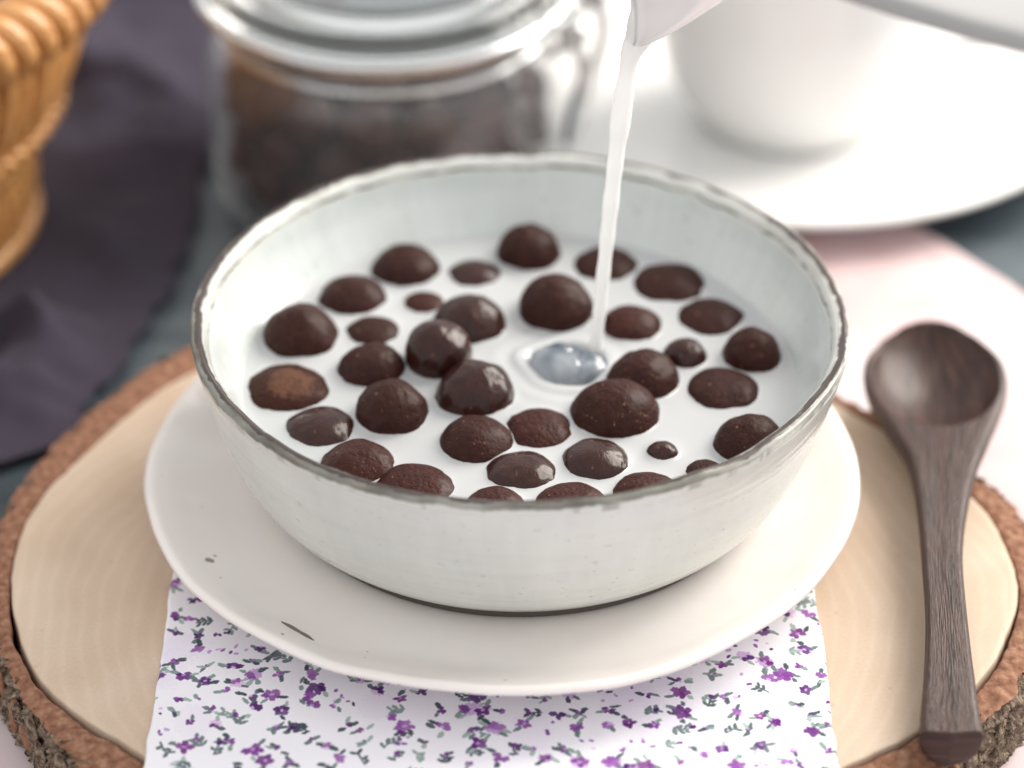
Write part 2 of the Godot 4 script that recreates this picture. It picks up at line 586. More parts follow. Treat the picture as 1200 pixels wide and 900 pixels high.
	# a cloth folded in two: its outline is a closed loop in u, so that the long edges are rounded folds
	var top := func(x: float, z: float) -> float:
		var d := Vector2(x - SLAB_AT.x, z - SLAB_AT.z).length()
		var over := maxf(0.0, d - around(r_out, atan2(z - SLAB_AT.z, x - SLAB_AT.x)) + 0.001)
		var bed := 0.00022 * slow.get_noise_2d(x * 60.0, z * 45.0)
		if Vector2(x - PLATE_AT.x, z - PLATE_AT.z).length() < 0.049:
			bed = 0.0
		return SLAB_TOP + 0.0017 + bed - 6.0 * over * over - over * 0.4
	var fold := func(u: float, v: float) -> Vector3:
		var z := lerpf(z0, z1, v)
		var half := (x1 - x0) / 2.0 + 0.0005 * slow.get_noise_1d(z * 50.0)
		var mid := (x0 + x1) / 2.0 + 0.0007 * slow.get_noise_1d(z * 25.0 + 7.0)
		var a := 0.0
		var t := 0.0008
		var x: float
		var lift: float
		if u < 0.45:
			x = lerpf(-1.0, 1.0, u / 0.45)
			return Vector3(mid + x * (half - t), top.call(mid + x * (half - t), z), z)
		if u < 0.5:
			a = (u - 0.45) / 0.05 * PI
			var xr := mid + half - t
			return Vector3(xr + t * sin(a), top.call(xr, z) - t * (1.0 - cos(a)) * 0.95, z)
		if u < 0.95:
			x = lerpf(1.0, -1.0, (u - 0.5) / 0.45)
			return Vector3(mid + x * (half - t), top.call(mid + x * (half - t), z) - t * 1.9, z)
		a = (u - 0.95) / 0.05 * PI
		var xl := mid - half + t
		return Vector3(xl - t * sin(a), top.call(xl, z) - t * 1.9 + t * (1.0 - cos(a)) * 0.95, z)
	var nu := 200
	var mesh := sheet(nu, 140, fold, true)
	var arr := mesh.surface_get_arrays(0)
	var vs: PackedVector3Array = arr[Mesh.ARRAY_VERTEX]
	var uv: PackedVector2Array = arr[Mesh.ARRAY_TEX_UV]
	for i in vs.size():
		uv[i] = Vector2((vs[i].x - x0 + 0.002) / 0.15, (vs[i].z - z0) / 0.155)
	arr[Mesh.ARRAY_TEX_UV] = uv
	var m2 := ArrayMesh.new()
	m2.add_surface_from_arrays(Mesh.PRIMITIVE_TRIANGLES, arr)
	var t2 := thing("napkin", Vector3.ZERO, "folded white napkin printed with small purple flowers, under the plate", "napkin")
	part("folded_cloth", m2, cotton, t2)

# ------------------------------------------------------------------ plate and bowl

func build_plate() -> void:
	var glaze := mat(Color.WHITE, 0.22, 0.5)
	var tone := noise(1.0, 3, 51)
	var spots := []
	for k in 9:
		spots.append(Vector3(rng.randf() * TAU, rng.randf_range(0.055, 0.08), rng.randf_range(0.0002, 0.0005)))
	spots.append(Vector3(2.70, 0.0725, 0.0013))
	spots.append(Vector3(2.73, 0.0705, 0.0005))
	spots.append(Vector3(2.60, 0.073, 0.0005))
	var scratch := [Vector2(-0.0480, 0.0535), Vector2(-0.0405, 0.0605)]
	var im: Image = computed(512, 512, func(u: float, v: float) -> Color:
		var x := (u - 0.5) * 0.17
		var z := (v - 0.5) * 0.17
		var k := 0.5 + 0.5 * tone.get_noise_2d(x * 22.0, z * 22.0)
		return lin(0.84, 0.785, 0.755).lerp(lin(0.885, 0.85, 0.825), k)).get_image()
	im.resize(1500, 1500, Image.INTERPOLATE_BILINEAR)
	for q in spots:
		var r: float = q.z * rng.randf_range(0.6, 1.2) * 1500.0 / 0.17
		blob(im, (0.5 + cos(q.x) * q.y / 0.17) * 1500.0, (0.5 + sin(q.x) * q.y / 0.17) * 1500.0, r * rng.randf_range(0.7, 1.3), r * 0.75, rng.randf() * PI, Color(lin(0.17, 0.14, 0.13), 0.75))
	glaze.albedo_texture = ImageTexture.create_from_image(im)
	bump(glaze, noise_tex(256, noise(0.02, 3, 52)), 0.03)
	var t := thing("plate", PLATE_AT, "shallow off-white pottery plate under the bowl of cocoa puffs", "plate")
	var wob := func(a: float, r: float, y: float) -> Vector2:
		var k := smoothstep(0.05, 0.0825, r)
		return Vector2(r * (1.0 + k * 0.006 * slow.get_noise_2d(cos(a) * 1.4, sin(a) * 1.4)), y + k * 0.0012 * slow.get_noise_2d(cos(a) * 1.1 + 4.0, sin(a) * 1.1))
	var flat_uv := func(m: ArrayMesh) -> ArrayMesh:
		var arr := m.surface_get_arrays(0)
		var vs: PackedVector3Array = arr[Mesh.ARRAY_VERTEX]
		var uv := PackedVector2Array()
		for p in vs:
			uv.append(Vector2(p.x, p.z) / 0.17 + Vector2(0.5, 0.5))
		arr[Mesh.ARRAY_TEX_UV] = uv
		var o := ArrayMesh.new()
		o.add_surface_from_arrays(Mesh.PRIMITIVE_TRIANGLES, arr)
		return o
	var dish := lathe([Vector2(0, 0.001), Vector2(0.03, 0.001), Vector2(0.043, 0.0006), Vector2(0.046, 0.0), Vector2(0.048, 0.0008), Vector2(0.06, 0.0042), Vector2(0.074, 0.0085), Vector2(0.0812, 0.0113), Vector2(0.0826, 0.0124), Vector2(0.0823, 0.0134), Vector2(0.0812, 0.0136), Vector2(0.0798, 0.0130), Vector2(0.0765, 0.0112), Vector2(0.0725, 0.0090), Vector2(0.068, 0.00715), Vector2(0.0635, 0.0059), Vector2(0.058, 0.00535), Vector2(0.05, 0.0053), Vector2(0.03, 0.0053), Vector2(0, 0.0053)], 200, 130, wob)
	part("dish", flat_uv.call(dish), glaze, t)
	# a dark scratch where the glaze has chipped
	var chip := mat(lin(0.15, 0.12, 0.11), 0.7)
	var run := PackedVector3Array()
	for k in 13:
		var s := k / 12.0
		var p: Vector2 = scratch[0].lerp(scratch[1], s)
		var r := p.length()
		var y := 0.0053 if r < 0.0645 else table_at([Vector2(0.0635, 0.0059), Vector2(0.068, 0.00715), Vector2(0.0725, 0.0090), Vector2(0.0765, 0.0112)], r)
		run.append(Vector3(p.x, (wob.call(p.angle(), r, y) as Vector2).y + 0.0001, p.y))
	part("glaze_chip", tube(run, func(s: float) -> float: return 0.0001 + 0.00045 * sin(PI * s) * (1.0 + 0.6 * sin(s * 9.0) * s)), chip, t)

var bowl_wob := func(a: float, r: float, y: float) -> Vector2:
	var k := smoothstep(0.01, 0.043, y)
	var c := cos(a)
	var s := sin(a)
	var g := 1.0 + k * (0.007 * slow.get_noise_2d(c * 1.2 + 9.0, s * 1.2) + 0.0035 * sin(2.0 * a + 0.8))
	var up := k * (0.0007 * slow.get_noise_2d(c * 1.6 + 2.0, s * 1.6) + 0.0003 * fine.get_noise_2d(c * 160.0, s * 160.0))
	return Vector2(r * g * (1.0 + 0.012 * k), y + up)

func build_bowl() -> void:
	var tone := noise(1.0, 4, 61)
	var speck := noise(1.0, 2, 62)
	var glaze := mat(Color.WHITE, 0.2, 0.5)
	glaze.albedo_texture = computed(1000, 300, func(u: float, v: float) -> Color:
		var a := u * TAU
		var c3 := Vector3(cos(a), sin(a), 0) * 0.07
		var yy := v * 0.055
		var k := 0.5 + 0.7 * tone.get_noise_3d(c3.x * 30.0, c3.y * 30.0, yy * 14.0) + 0.25 * tone.get_noise_3d(c3.x * 240.0, c3.y * 240.0, yy * 40.0)
		var c := lin(0.59, 0.635, 0.625).lerp(lin(0.70, 0.745, 0.74), clampf(k, 0.0, 1.0))
		var s := speck.get_noise_3d(c3.x * 700.0, c3.y * 700.0, yy * 700.0)
		c = c.lerp(lin(0.22, 0.21, 0.19), 0.65 * smoothstep(0.66, 0.78, s))
		var s2 := tone.get_noise_3d(c3.x * 160.0 + 40.0, c3.y * 160.0, yy * 160.0)
		return c.lerp(lin(0.45, 0.46, 0.45), 0.5 * smoothstep(0.45, 0.65, s2)))
	bump(glaze, noise_tex(256, noise(0.015, 3, 63)), 0.05)
	glaze.clearcoat_enabled = true
	glaze.clearcoat = 0.4
	glaze.clearcoat_roughness = 0.08
	var t := thing("bowl", BOWL_AT, "handmade pale grey-blue glazed bowl with chipped dark rim, full of milk", "bowl")
	var outer := [Vector2(0.0562, 0.0019), Vector2(0.0586, 0.0036), Vector2(0.0620, 0.0068), Vector2(0.0652, 0.0113), Vector2(0.0682, 0.0185), Vector2(0.0707, 0.0275), Vector2(0.0728, 0.0370), Vector2(0.0736, 0.0412)]
	part("outer_wall", lathe(outer, 256, 60, bowl_wob), glaze, t)
	var inner := [Vector2(0.0697, 0.0405), Vector2(0.0685, 0.036), Vector2(0.0663, 0.0312), Vector2(0.0628, 0.0258), Vector2(0.0575, 0.018), Vector2(0.045, 0.009), Vector2(0.02, 0.006), Vector2(0.0, 0.0057)]
	var inside: StandardMaterial3D = glaze.duplicate()
	glaze.albedo_color = Color(1.0, 0.985, 0.97)
	part("inner_wall", lathe(inner, 256, 60, bowl_wob), inside, t)
	# the lip: thin grey-green glaze over dark clay, broken along its edges
	var lipm := mat(Color.WHITE, 0.28, 0.5)
	lipm.albedo_texture = computed(1800, 64, func(u: float, v: float) -> Color:
		var a := u * TAU
		var x := cos(a)
		var z := sin(a)
		var jag := 0.08 * tone.get_noise_3d(x * 7.0, z * 7.0, 1.0) + 0.035 * tone.get_noise_3d(x * 26.0, z * 26.0, 2.0) + 0.015 * tone.get_noise_3d(x * 110.0, z * 110.0, 3.0)
		var w := v + jag
		var pale := lin(0.66, 0.68, 0.65)
		var olive := lin(0.115, 0.11, 0.09).lerp(lin(0.25, 0.25, 0.215), clampf(0.5 + 1.1 * tone.get_noise_3d(x * 7.0, z * 7.0, v * 2.0), 0.0, 1.0))
		var clay := lin(0.045, 0.030, 0.026)
		# the glaze is thin at the front and right, thick and pale at the back and left
		var bare := clampf(0.5 + 0.5 * sin(a - 0.25) + 0.8 * tone.get_noise_3d(x * 2.6, z * 2.6, 5.0), 0.0, 1.0)
		var c := pale.lerp(olive, smoothstep(0.14, 0.24, w) * smoothstep(0.62, 0.5, w) * (0.15 + 0.85 * bare))
		c = c.lerp(olive, smoothstep(0.5, 0.6, w) * smoothstep(0.95, 0.8, w) * 0.4 * bare)
		var drip := smoothstep(0.10, 0.35, tone.get_noise_3d(x * 8.0, z * 8.0, 9.0)) * smoothstep(0.30, 0.16, w)
		c = c.lerp(olive, drip * 0.4)
		var line := smoothstep(0.12, 0.06, absf(w - 0.5 + 0.10 * (1.0 - bare))) * (1.1 + 0.7 * tone.get_noise_3d(x * 9.0, z * 9.0, 12.0) + 0.2 * bare)
		c = c.lerp(clay, clampf(line, 0.0, 0.95))
		var line2 := smoothstep(0.05, 0.015, absf(w - 0.86)) * (0.45 + 1.1 * tone.get_noise_3d(x * 8.0, z * 8.0, 15.0))
		c = c.lerp(olive.darkened(0.45), clampf(line2, 0.0, 0.85))
		var chips := tone.get_noise_3d(x * 30.0, z * 30.0, v * 4.0)
		return c.lerp(lin(0.72, 0.73, 0.70), 0.4 * smoothstep(0.55, 0.68, chips)))
	bump(lipm, noise_tex(256, noise(0.02, 3, 64)), 0.03)
	lipm.uv1_scale = Vector3(1, 1, 1)
	var lip := [Vector2(0.0736, 0.0412), Vector2(0.07385, 0.0425), Vector2(0.07375, 0.0434), Vector2(0.0731, 0.0440), Vector2(0.0721, 0.0441), Vector2(0.0711, 0.0436), Vector2(0.0703, 0.0425), Vector2(0.0697, 0.0405)]
	part("rim", lathe(lip, 512, 28, bowl_wob), lipm, t)
	var clay := mat(lin(0.085, 0.07, 0.06), 0.85)
	var foot := [Vector2(0.0, 0.0012), Vector2(0.047, 0.0012), Vector2(0.048, 0.0), Vector2(0.0554, 0.0), Vector2(0.0563, 0.0004), Vector2(0.0567, 0.0011), Vector2(0.0565, 0.0018), Vector2(0.0560, 0.0020)]
	part("foot_ring", lathe(foot, 160, 0, bowl_wob, true), clay, t)

# ------------------------------------------------------------------ cocoa puffs

# x, z of the middle, radius, height of the middle over the milk (all cm), what sets it apart
var puffs := [
	[-5.17, -2.51, 0.87, -0.12, "large dull cocoa puff nearest the bowl's left wall"],
	[-4.00, -4.26, 0.95, -0.53, "half sunk cocoa puff behind the one at the left wall"],
	[-2.76, -5.57, 0.90, -0.39, "pointed cocoa puff at the bowl's back left"],
	[-1.10, -5.35, 1.01, -0.84, "nearly drowned small puff between the two back peaks"],
	[0.24, -6.24, 0.75, 0.00, "tall rounded cocoa puff at the very back, left of the stream"],
	[-2.27, -3.98, 0.86, -0.72, "smallest flat reddish puff in front of the pointed one"],
	[-3.46, -2.76, 1.03, -0.86, "flat drowned puff right of the large one at the left wall"],
	[-3.41, -1.15, 0.81, -0.26, "rough cocoa puff touching the flat drowned one from the front"],
	[-1.18, -3.05, 0.86, -0.20, "big shiny puff with a wet glint, behind the round dark one"],
	[-1.89, -1.48, 0.75, 0.23, "round dark puff riding high, left of the bowl's middle"],
	[-1.00, -0.10, 0.90, -0.16, "wet bumpy puff left of the splash, in the bowl's middle"],
	[-2.90, 0.70, 0.80, -0.03, "round matt puff in front of the round dark one"],
	[-5.35, -0.34, 1.51, -1.25, "puff with a broken, lighter brown crust at the left"],
	[-4.48, 1.20, 1.24, -1.02, "flat dark puff in front of the broken crusted one"],
	[-3.58, 2.67, 0.96, -0.56, "reddish puff cut off by the front left rim"],
	[-2.32, 3.53, 1.31, -1.05, "reddish puff sunk behind the front rim beside a crumb"],
	[-1.81, 3.12, 0.12, -0.05, "tiny dark crumb floating by the front left rim"],
	[-0.97, 1.79, 0.89, -0.41, "speckled puff in front of the wet bumpy one"],
	[0.42, 1.25, 1.19, -0.97, "flat red-brown oblong puff in front of the splash"],
	[0.03, 2.91, 1.14, -0.92, "shiny blackish puff with glints, third from the front rim"],
	[-0.54, 4.25, 0.78, -0.45, "puff peeping over the middle of the front rim, left one"],
	[1.10, 4.11, 1.16, -0.93, "puff peeping over the middle of the front rim, right one"],
	[2.75, 3.76, 0.96, -0.66, "wide puff behind the front rim, left of the small sunken one"],
	[0.88, -3.63, 0.86, 0.03, "large smooth puff just left of the milk stream"],
	[2.11, -5.77, 1.27, -1.06, "low puff at the back, crossed by the milk stream"],
	[3.64, -4.90, 1.42, -1.18, "low wide puff at the back right, right of the stream"],
	[2.66, -3.00, 0.87, -0.52, "reddish puff touching the stream's right side"],
	[4.56, -3.37, 1.27, -1.06, "flat puff between the back right one and the right wall"],
	[3.85, -1.66, 0.52, -0.09, "small wet puff with a pale glint at the right"],
	[5.42, -1.65, 0.65, 0.04, "ball-like puff with tan specks nearest the right wall"],
	[4.68, -0.32, 1.34, -1.11, "flat oval puff in front of the small wet one"],
	[2.85, -0.67, 0.82, -0.13, "specked puff tucked behind the biggest one"],
	[2.16, 0.68, 0.99, -0.24, "biggest cocoa puff, specked, right of the splash"],
	[1.70, 2.52, 0.93, -0.60, "purplish glossy puff in front of the biggest one"],
	[3.18, 2.18, 0.39, -0.16, "very small round puff alone at the front right"],
	[4.10, 2.95, 0.61, -0.44, "small sunken puff at the front right rim"],
	[5.15, 1.89, 0.81, -0.17, "smooth dark puff against the right front rim"],
]

func puff_mesh(r: float, s: int, nu: int, nv: int, lumps: float, crust := false, flat := 1.0) -> ArrayMesh:
	var n := noise(1.0, 3, s)
	var turn := Basis.from_euler(Vector3(s * 1.3, s * 2.1, s * 0.7))
	var f := func(u: float, v: float) -> Vector3:
		var d := Vector3(sin(PI * v) * cos(u * TAU), -cos(PI * v), sin(PI * v) * sin(u * TAU))
		var q := turn * d
		var k := 1.0 + lumps * n.get_noise_3dv(q * 0.8) + 0.014 * n.get_noise_3dv(q * 3.0) + 0.010 * n.get_noise_3dv(q * 8.0)
		if crust:
			k += 0.03 * n.get_noise_3dv(q * 9.0) * smoothstep(0.2, 0.7, d.y)
		return Vector3(d.x, d.y * flat, d.z) * r * k
	var tint := func(u: float, v: float) -> Color:
		var d := Vector3(sin(PI * v) * cos(u * TAU), -cos(PI * v), sin(PI * v) * sin(u * TAU))
		var k := 0.78 + 0.22 * n.get_noise_3dv(d * 2.5)
		if crust:
			var m := smoothstep(-0.02, 0.12, (d - Vector3(0.12, 0.86, 0.1)).length() * -1.0 + 0.56 + 0.2 * n.get_noise_3dv(d * 5.0))
			return Color(k, k, k).lerp(Color(0.30, 0.21, 0.2), 1.0 - m)
		return Color(k, k, k)
	return sheet(nu, nv, f, true, tint)

func cocoa(rough: float, s: int, reddish: float, specks: int, tan_crust := false) -> StandardMaterial3D:
	var m := mat(Color.WHITE, rough, 0.25)
	var n := noise(1.0, 3, s)
	var dots := []
	for k in specks:
		dots.append(Vector3(rng.randf(), rng.randf(), rng.randf_range(0.008, 0.02)))
	var base := lin(0.041, 0.0112, 0.0078).lerp(lin(0.060, 0.0135, 0.0088), reddish)
	if tan_crust:
		base = lin(0.14, 0.06, 0.036)
	m.albedo_texture = computed(192, 192, func(u: float, v: float) -> Color:
		# wraps round in both directions
		var a := u * TAU
		var b := v * TAU
		var p := Vector4(cos(a), sin(a), cos(b), sin(b))
		var k := n.get_noise_3d(p.x * 2.2 + p.w, p.y * 2.2 - p.z, p.z * 2.2 + p.w * 1.3)
		var c := base.lightened(0.06 * maxf(k, 0.0)).darkened(0.3 * maxf(-k, 0.0))
		for d in dots:
			var q := Vector2(absf(u - d.x), absf(v - d.y))
			q = Vector2(minf(q.x, 1.0 - q.x), minf(q.y, 1.0 - q.y))
			if q.length() < d.z:
				c = c.lerp(lin(0.42, 0.22, 0.10), 0.9)
		return c)
	var pits := noise(0.045, 3, s + 7, FastNoiseLite.TYPE_CELLULAR)
	bump(m, noise_tex(256, pits if not tan_crust else noise(0.05, 5, s + 7), ramp([[0.0, Color.BLACK], [0.35, Color(0.75, 0.75, 0.75)], [1.0, Color.WHITE]])), 0.045)
	triplanar(m, 70.0)
	m.vertex_color_use_as_albedo = true
	m.clearcoat_enabled = true
	m.clearcoat = 0.12
	m.clearcoat_roughness = 0.3
	return m

func build_cereal() -> void:
	var matt := cocoa(0.6, 71, 0.2, 3)
	var red := cocoa(0.5, 72, 0.9, 2)
	var specked := cocoa(0.6, 73, 0.3, 12)
	var wet := cocoa(0.4, 74, 0.0, 2)
	wet.clearcoat = 0.4
	wet.clearcoat_roughness = 0.12
	wet.heightmap_scale = 0.012
	var crust := cocoa(0.8, 75, 0.0, 4, true)
	var kinds := {5: red, 14: red, 15: red, 18: red, 20: red, 21: red, 22: red, 26: red, 8: wet, 9: wet, 10: wet, 13: wet, 19: wet, 28: wet, 33: wet, 34: wet, 3: wet, 16: wet, 12: crust, 29: specked, 31: specked, 32: specked, 17: specked}
	for i in puffs.size():
		var b: Array = puffs[i]
		var r: float = b[2] * 1.05
		var c: float = b[3]
		var flat := 1.0
		if c < -0.3:      # same waterline and same height above the milk, but a flatter, steeper-sided body
			var rho := sqrt(r * r - c * c)
			var h := r + c
			var depth := 0.22 * rho
			r = rho / sqrt(1.0 - pow(depth / (h + depth), 2.0))
			flat = (h + depth) / r
			c = -depth
		var m := puff_mesh(r * 0.01, 100 + i, 72, 52, 0.07 if i != 16 else 0.2, i == 12, flat)
		var o := part("cocoa_puff", m, kinds.get(i, matt), self, Vector3(b[0] * 0.01, MILK_Y + c * 0.01, b[1] * 0.01))
		tag(o, b[4], "cereal ball", "cocoa puffs floating in the bowl of milk")

# ------------------------------------------------------------------ milk

const CRATER := Vector2(0.0112, -0.0142)
const JET := Vector2(0.0177, -0.0200)

func build_milk() -> void:
	var milk := mat(lin(0.50, 0.515, 0.527), 0.2, 0.45)
	var level := func(x: float, z: float) -> float:
		var y := MILK_Y
		for b in puffs:      # milk creeps up the puffs
			var bx: float = b[0] * 0.01
			if absf(x - bx) > 0.021:
				continue
			var bz: float = b[1] * 0.01
			if absf(z - bz) > 0.021:
				continue
			var r: float = b[2] * 0.01
			var c: float = b[3] * 0.01
			var d := Vector2(x - bx, z - bz).length() - sqrt(maxf(r * r - c * c, 1e-8))
			if d < 0.006:
				y += 0.00055 * exp(-maxf(d, 0.0) / 0.0011)
		var wall: float = 0.0634 - Vector2(x - BOWL_AT.x, z - BOWL_AT.z).length()
		y += 0.0008 * exp(-maxf(wall, 0.0) / 0.0012)
		# where the jet strikes: a hollow with a raised, lobed edge, and ripples dying out round it
		var q := Vector2(x, z) - CRATER
		var e := Vector2(q.x / 0.0092, q.y / 0.0098).length() * (1.0 + 0.07 * sin(3.0 * q.angle() + 1.0) + 0.04 * sin(5.0 * q.angle()))
		y -= 0.0062 * (1.0 - smoothstep(0.35, 1.0, e))
		y += (0.0005 + 0.0003 * sin(2.0 * q.angle() + 0.6)) * exp(-pow((e - 1.12) / 0.2, 2.0))
		y += 0.0002 * cos((e - 1.1) * 11.0) * exp(-maxf(e - 1.1, 0.0) * 1.6) * smoothstep(1.1, 1.3, e)
		return y
	var n := 260
	var f := func(u: float, v: float) -> Vector3:
		# square to disc, so that the cells stay even
		var a := u * 2.0 - 1.0
		var b := v * 2.0 - 1.0
		var x := a * sqrt(1.0 - b * b / 2.0) * 0.0650
		var z := b * sqrt(1.0 - a * a / 2.0) * 0.0650 + BOWL_AT.z
		return Vector3(x, level.call(x, z), z)
	var t := thing("milk", Vector3.ZERO, "white milk filling the bowl round the cocoa puffs", "milk")
	part("milk_surface", sheet(n, n, f), milk, t)
	# bubbles where the jet drags air under; blue-grey mottling paints in reflections and shade
	var shaded_film := mat(Color(1, 1, 1, 0.66), 0.07, 0.7)
	shaded_film.albedo_texture = noise_tex(256, noise(0.008, 1, 66), ramp([[0.0, lin(0.08, 0.10, 0.13)], [0.36, lin(0.20, 0.25, 0.30)], [0.58, lin(0.40, 0.46, 0.52)], [1.0, lin(0.62, 0.66, 0.70)]]))
	triplanar(shaded_film, 55.0)
	shaded_film.transparency = BaseMaterial3D.TRANSPARENCY_ALPHA
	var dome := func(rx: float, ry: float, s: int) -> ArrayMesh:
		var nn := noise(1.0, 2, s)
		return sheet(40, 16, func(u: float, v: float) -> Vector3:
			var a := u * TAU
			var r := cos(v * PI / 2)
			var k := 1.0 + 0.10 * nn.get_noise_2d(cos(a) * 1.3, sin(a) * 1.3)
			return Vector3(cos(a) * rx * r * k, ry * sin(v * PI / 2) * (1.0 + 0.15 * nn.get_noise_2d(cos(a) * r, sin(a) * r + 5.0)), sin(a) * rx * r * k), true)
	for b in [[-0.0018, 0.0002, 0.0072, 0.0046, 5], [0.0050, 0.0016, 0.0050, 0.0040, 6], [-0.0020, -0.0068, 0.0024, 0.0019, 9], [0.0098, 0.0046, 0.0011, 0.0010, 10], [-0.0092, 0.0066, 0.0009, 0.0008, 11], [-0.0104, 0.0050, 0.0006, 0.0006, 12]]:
		part("bubble", dome.call(b[2], b[3], b[4]), shaded_film, t, Vector3(CRATER.x + b[0], MILK_Y - 0.0008, CRATER.y + b[1]))

	# the falling jet: ropey, thicker at the spout
	var pts := []
	for k in 33:
		var s := k / 32.0
		var y := lerpf(0.1365, MILK_Y - 0.003, s)
		pts.append(Vector3(lerpf(0.0247, JET.x, pow(s, 0.8)) + 0.0012 * exp(-s / 0.03), y, JET.y + 0.0002 * sin(s * 14.0)))
	pts.push_front(Vector3(0.0272, 0.1405, JET.y))
	pts.push_front(Vector3(0.0284, 0.1450, JET.y))
	var swell := func(s: float) -> float:
		var r := lerpf(0.0021, 0.00125, pow(s, 0.7))
		r += 0.0012 * exp(-pow((s - 0.05) / 0.06, 2.0)) + 0.00030 * exp(-pow((s - 0.30) / 0.06, 2.0)) - 0.00018 * exp(-pow((s - 0.19) / 0.04, 2.0))
		return r * 1.14 + 0.00009 * sin(s * 23.0 + 1.0) * (1.0 - s) + 0.00008 * sin(s * 61.0)
	var stream_milk := mat(lin(0.95, 0.95, 0.945), 0.2, 0.5)
	stream_milk.backlight_enabled = true
	stream_milk.backlight = Color(0.9, 0.9, 0.9)
	tag(part("milk_stream", tube(path(pts, 120), swell, 20), stream_milk, self), "thin stream of milk falling from the pan's spout into the bowl", "milk stream")

# ------------------------------------------------------------------ spoon

func build_spoon() -> void:
	var half := [Vector2(-6.35, 0.02), Vector2(-6.3, 0.35), Vector2(-6.1, 0.72), Vector2(-5.6, 1.20), Vector2(-4.8, 1.62), Vector2(-4.0, 1.75), Vector2(-3.2, 1.68), Vector2(-2.4, 1.45), Vector2(-1.5, 1.15), Vector2(-0.5, 0.85), Vector2(0.5, 0.67), Vector2(1.8, 0.53), Vector2(3.0, 0.46), Vector2(4.6, 0.45), Vector2(6.0, 0.49), Vector2(7.5, 0.57), Vector2(8.6, 0.645), Vector2(8.85, 0.66), Vector2(8.95, 0.62), Vector2(9.0, 0.0)]
	var mid := [Vector2(-6.35, 10.27), Vector2(-4.0, 10.14), Vector2(-1.0, 10.0), Vector2(1.2, 9.72), Vector2(3.0, 9.50), Vector2(5.0, 9.36), Vector2(7.0, 9.18), Vector2(9.0, 9.0)]
	var crest := [Vector2(-6.35, 1.32), Vector2(-4.0, 1.30), Vector2(-2.0, 1.25), Vector2(0.0, 1.2), Vector2(2.0, 1.12), Vector2(5.0, 1.0), Vector2(9.0, 0.92)]
	var deep := [Vector2(-6.35, 0.1), Vector2(-6.0, 0.62), Vector2(-5.0, 1.1), Vector2(-4.0, 1.22), Vector2(-2.6, 1.12), Vector2(-1.0, 0.95), Vector2(1.0, 0.9), Vector2(4.0, 0.88), Vector2(9.0, 0.86)]
	var f := func(u: float, v: float) -> Vector3:
		var z := lerpf(-6.35, 9.0, v)
		# closer stations at both ends
		z = lerpf(-6.35, 9.0, 0.5 - 0.5 * cos(PI * v)) * 0.5 + z * 0.5
		var w := maxf(table_at(half, z), 0.0)
		var a := u * TAU
		var cx := signf(cos(a)) * pow(absf(cos(a)), 0.75)
		var x := w * cx
		var y := table_at(crest, z)
		var up := sin(a)
		var edge := 1.0 - clampf(absf(cx), 0.0, 1.0)
		if up > 0.0:
			y += 0.06 * smoothstep(0.0, 0.25, edge) * smoothstep(-3.0, 1.0, z) - 0.10 * (1.0 - smoothstep(0.0, 0.12, edge))
			var e := Vector2(x / 1.58, (z + 4.02) / 2.2).length()
			if e < 1.0:
				y -= 0.92 * pow(1.0 - e * e, 0.75)
		else:
			y -= 0.10 + (table_at(deep, z) - 0.1) * pow(maxf(0.0, 1.0 - pow(absf(cx), 2.6)), 0.5)
		return Vector3(table_at(mid, z) + x, y, z) * 0.01
	var n := noise(1.0, 4, 81)
	var wood := mat(Color.WHITE, 0.42, 0.35)
	wood.albedo_texture = computed(512, 1024, func(u: float, v: float) -> Color:
		var a := u * TAU
		var k := 0.5 + 0.8 * n.get_noise_3d(cos(a) * 5.0, sin(a) * 5.0, v * 7.0) + 0.5 * n.get_noise_3d(cos(a) * 22.0, sin(a) * 22.0, v * 16.0)
		return lin(0.024, 0.011, 0.009).lerp(lin(0.082, 0.043, 0.035), clampf(k, 0.0, 1.0)))
	var groove := computed(512, 1024, func(u: float, v: float) -> Color:
		var a := u * TAU
		var k := 0.5 + 0.5 * n.get_noise_3d(cos(a) * 26.0, sin(a) * 26.0, v * 18.0)
		return Color(k, k, k))
	bump(wood, groove, 0.02)
	wood.clearcoat_enabled = true
	wood.clearcoat = 0.12
	wood.clearcoat_roughness = 0.25
	var t := thing("spoon", Vector3(0, SLAB_TOP, 0), "dark brown wooden spoon lying on the log slice, right of the bowl", "spoon")
	# u runs round the section the other way about, so that the skin faces outwards
	part("carved_wood", sheet(72, 240, func(u, v): return f.call(1.0 - u, v), true), wood, t)

# ------------------------------------------------------------------ jar

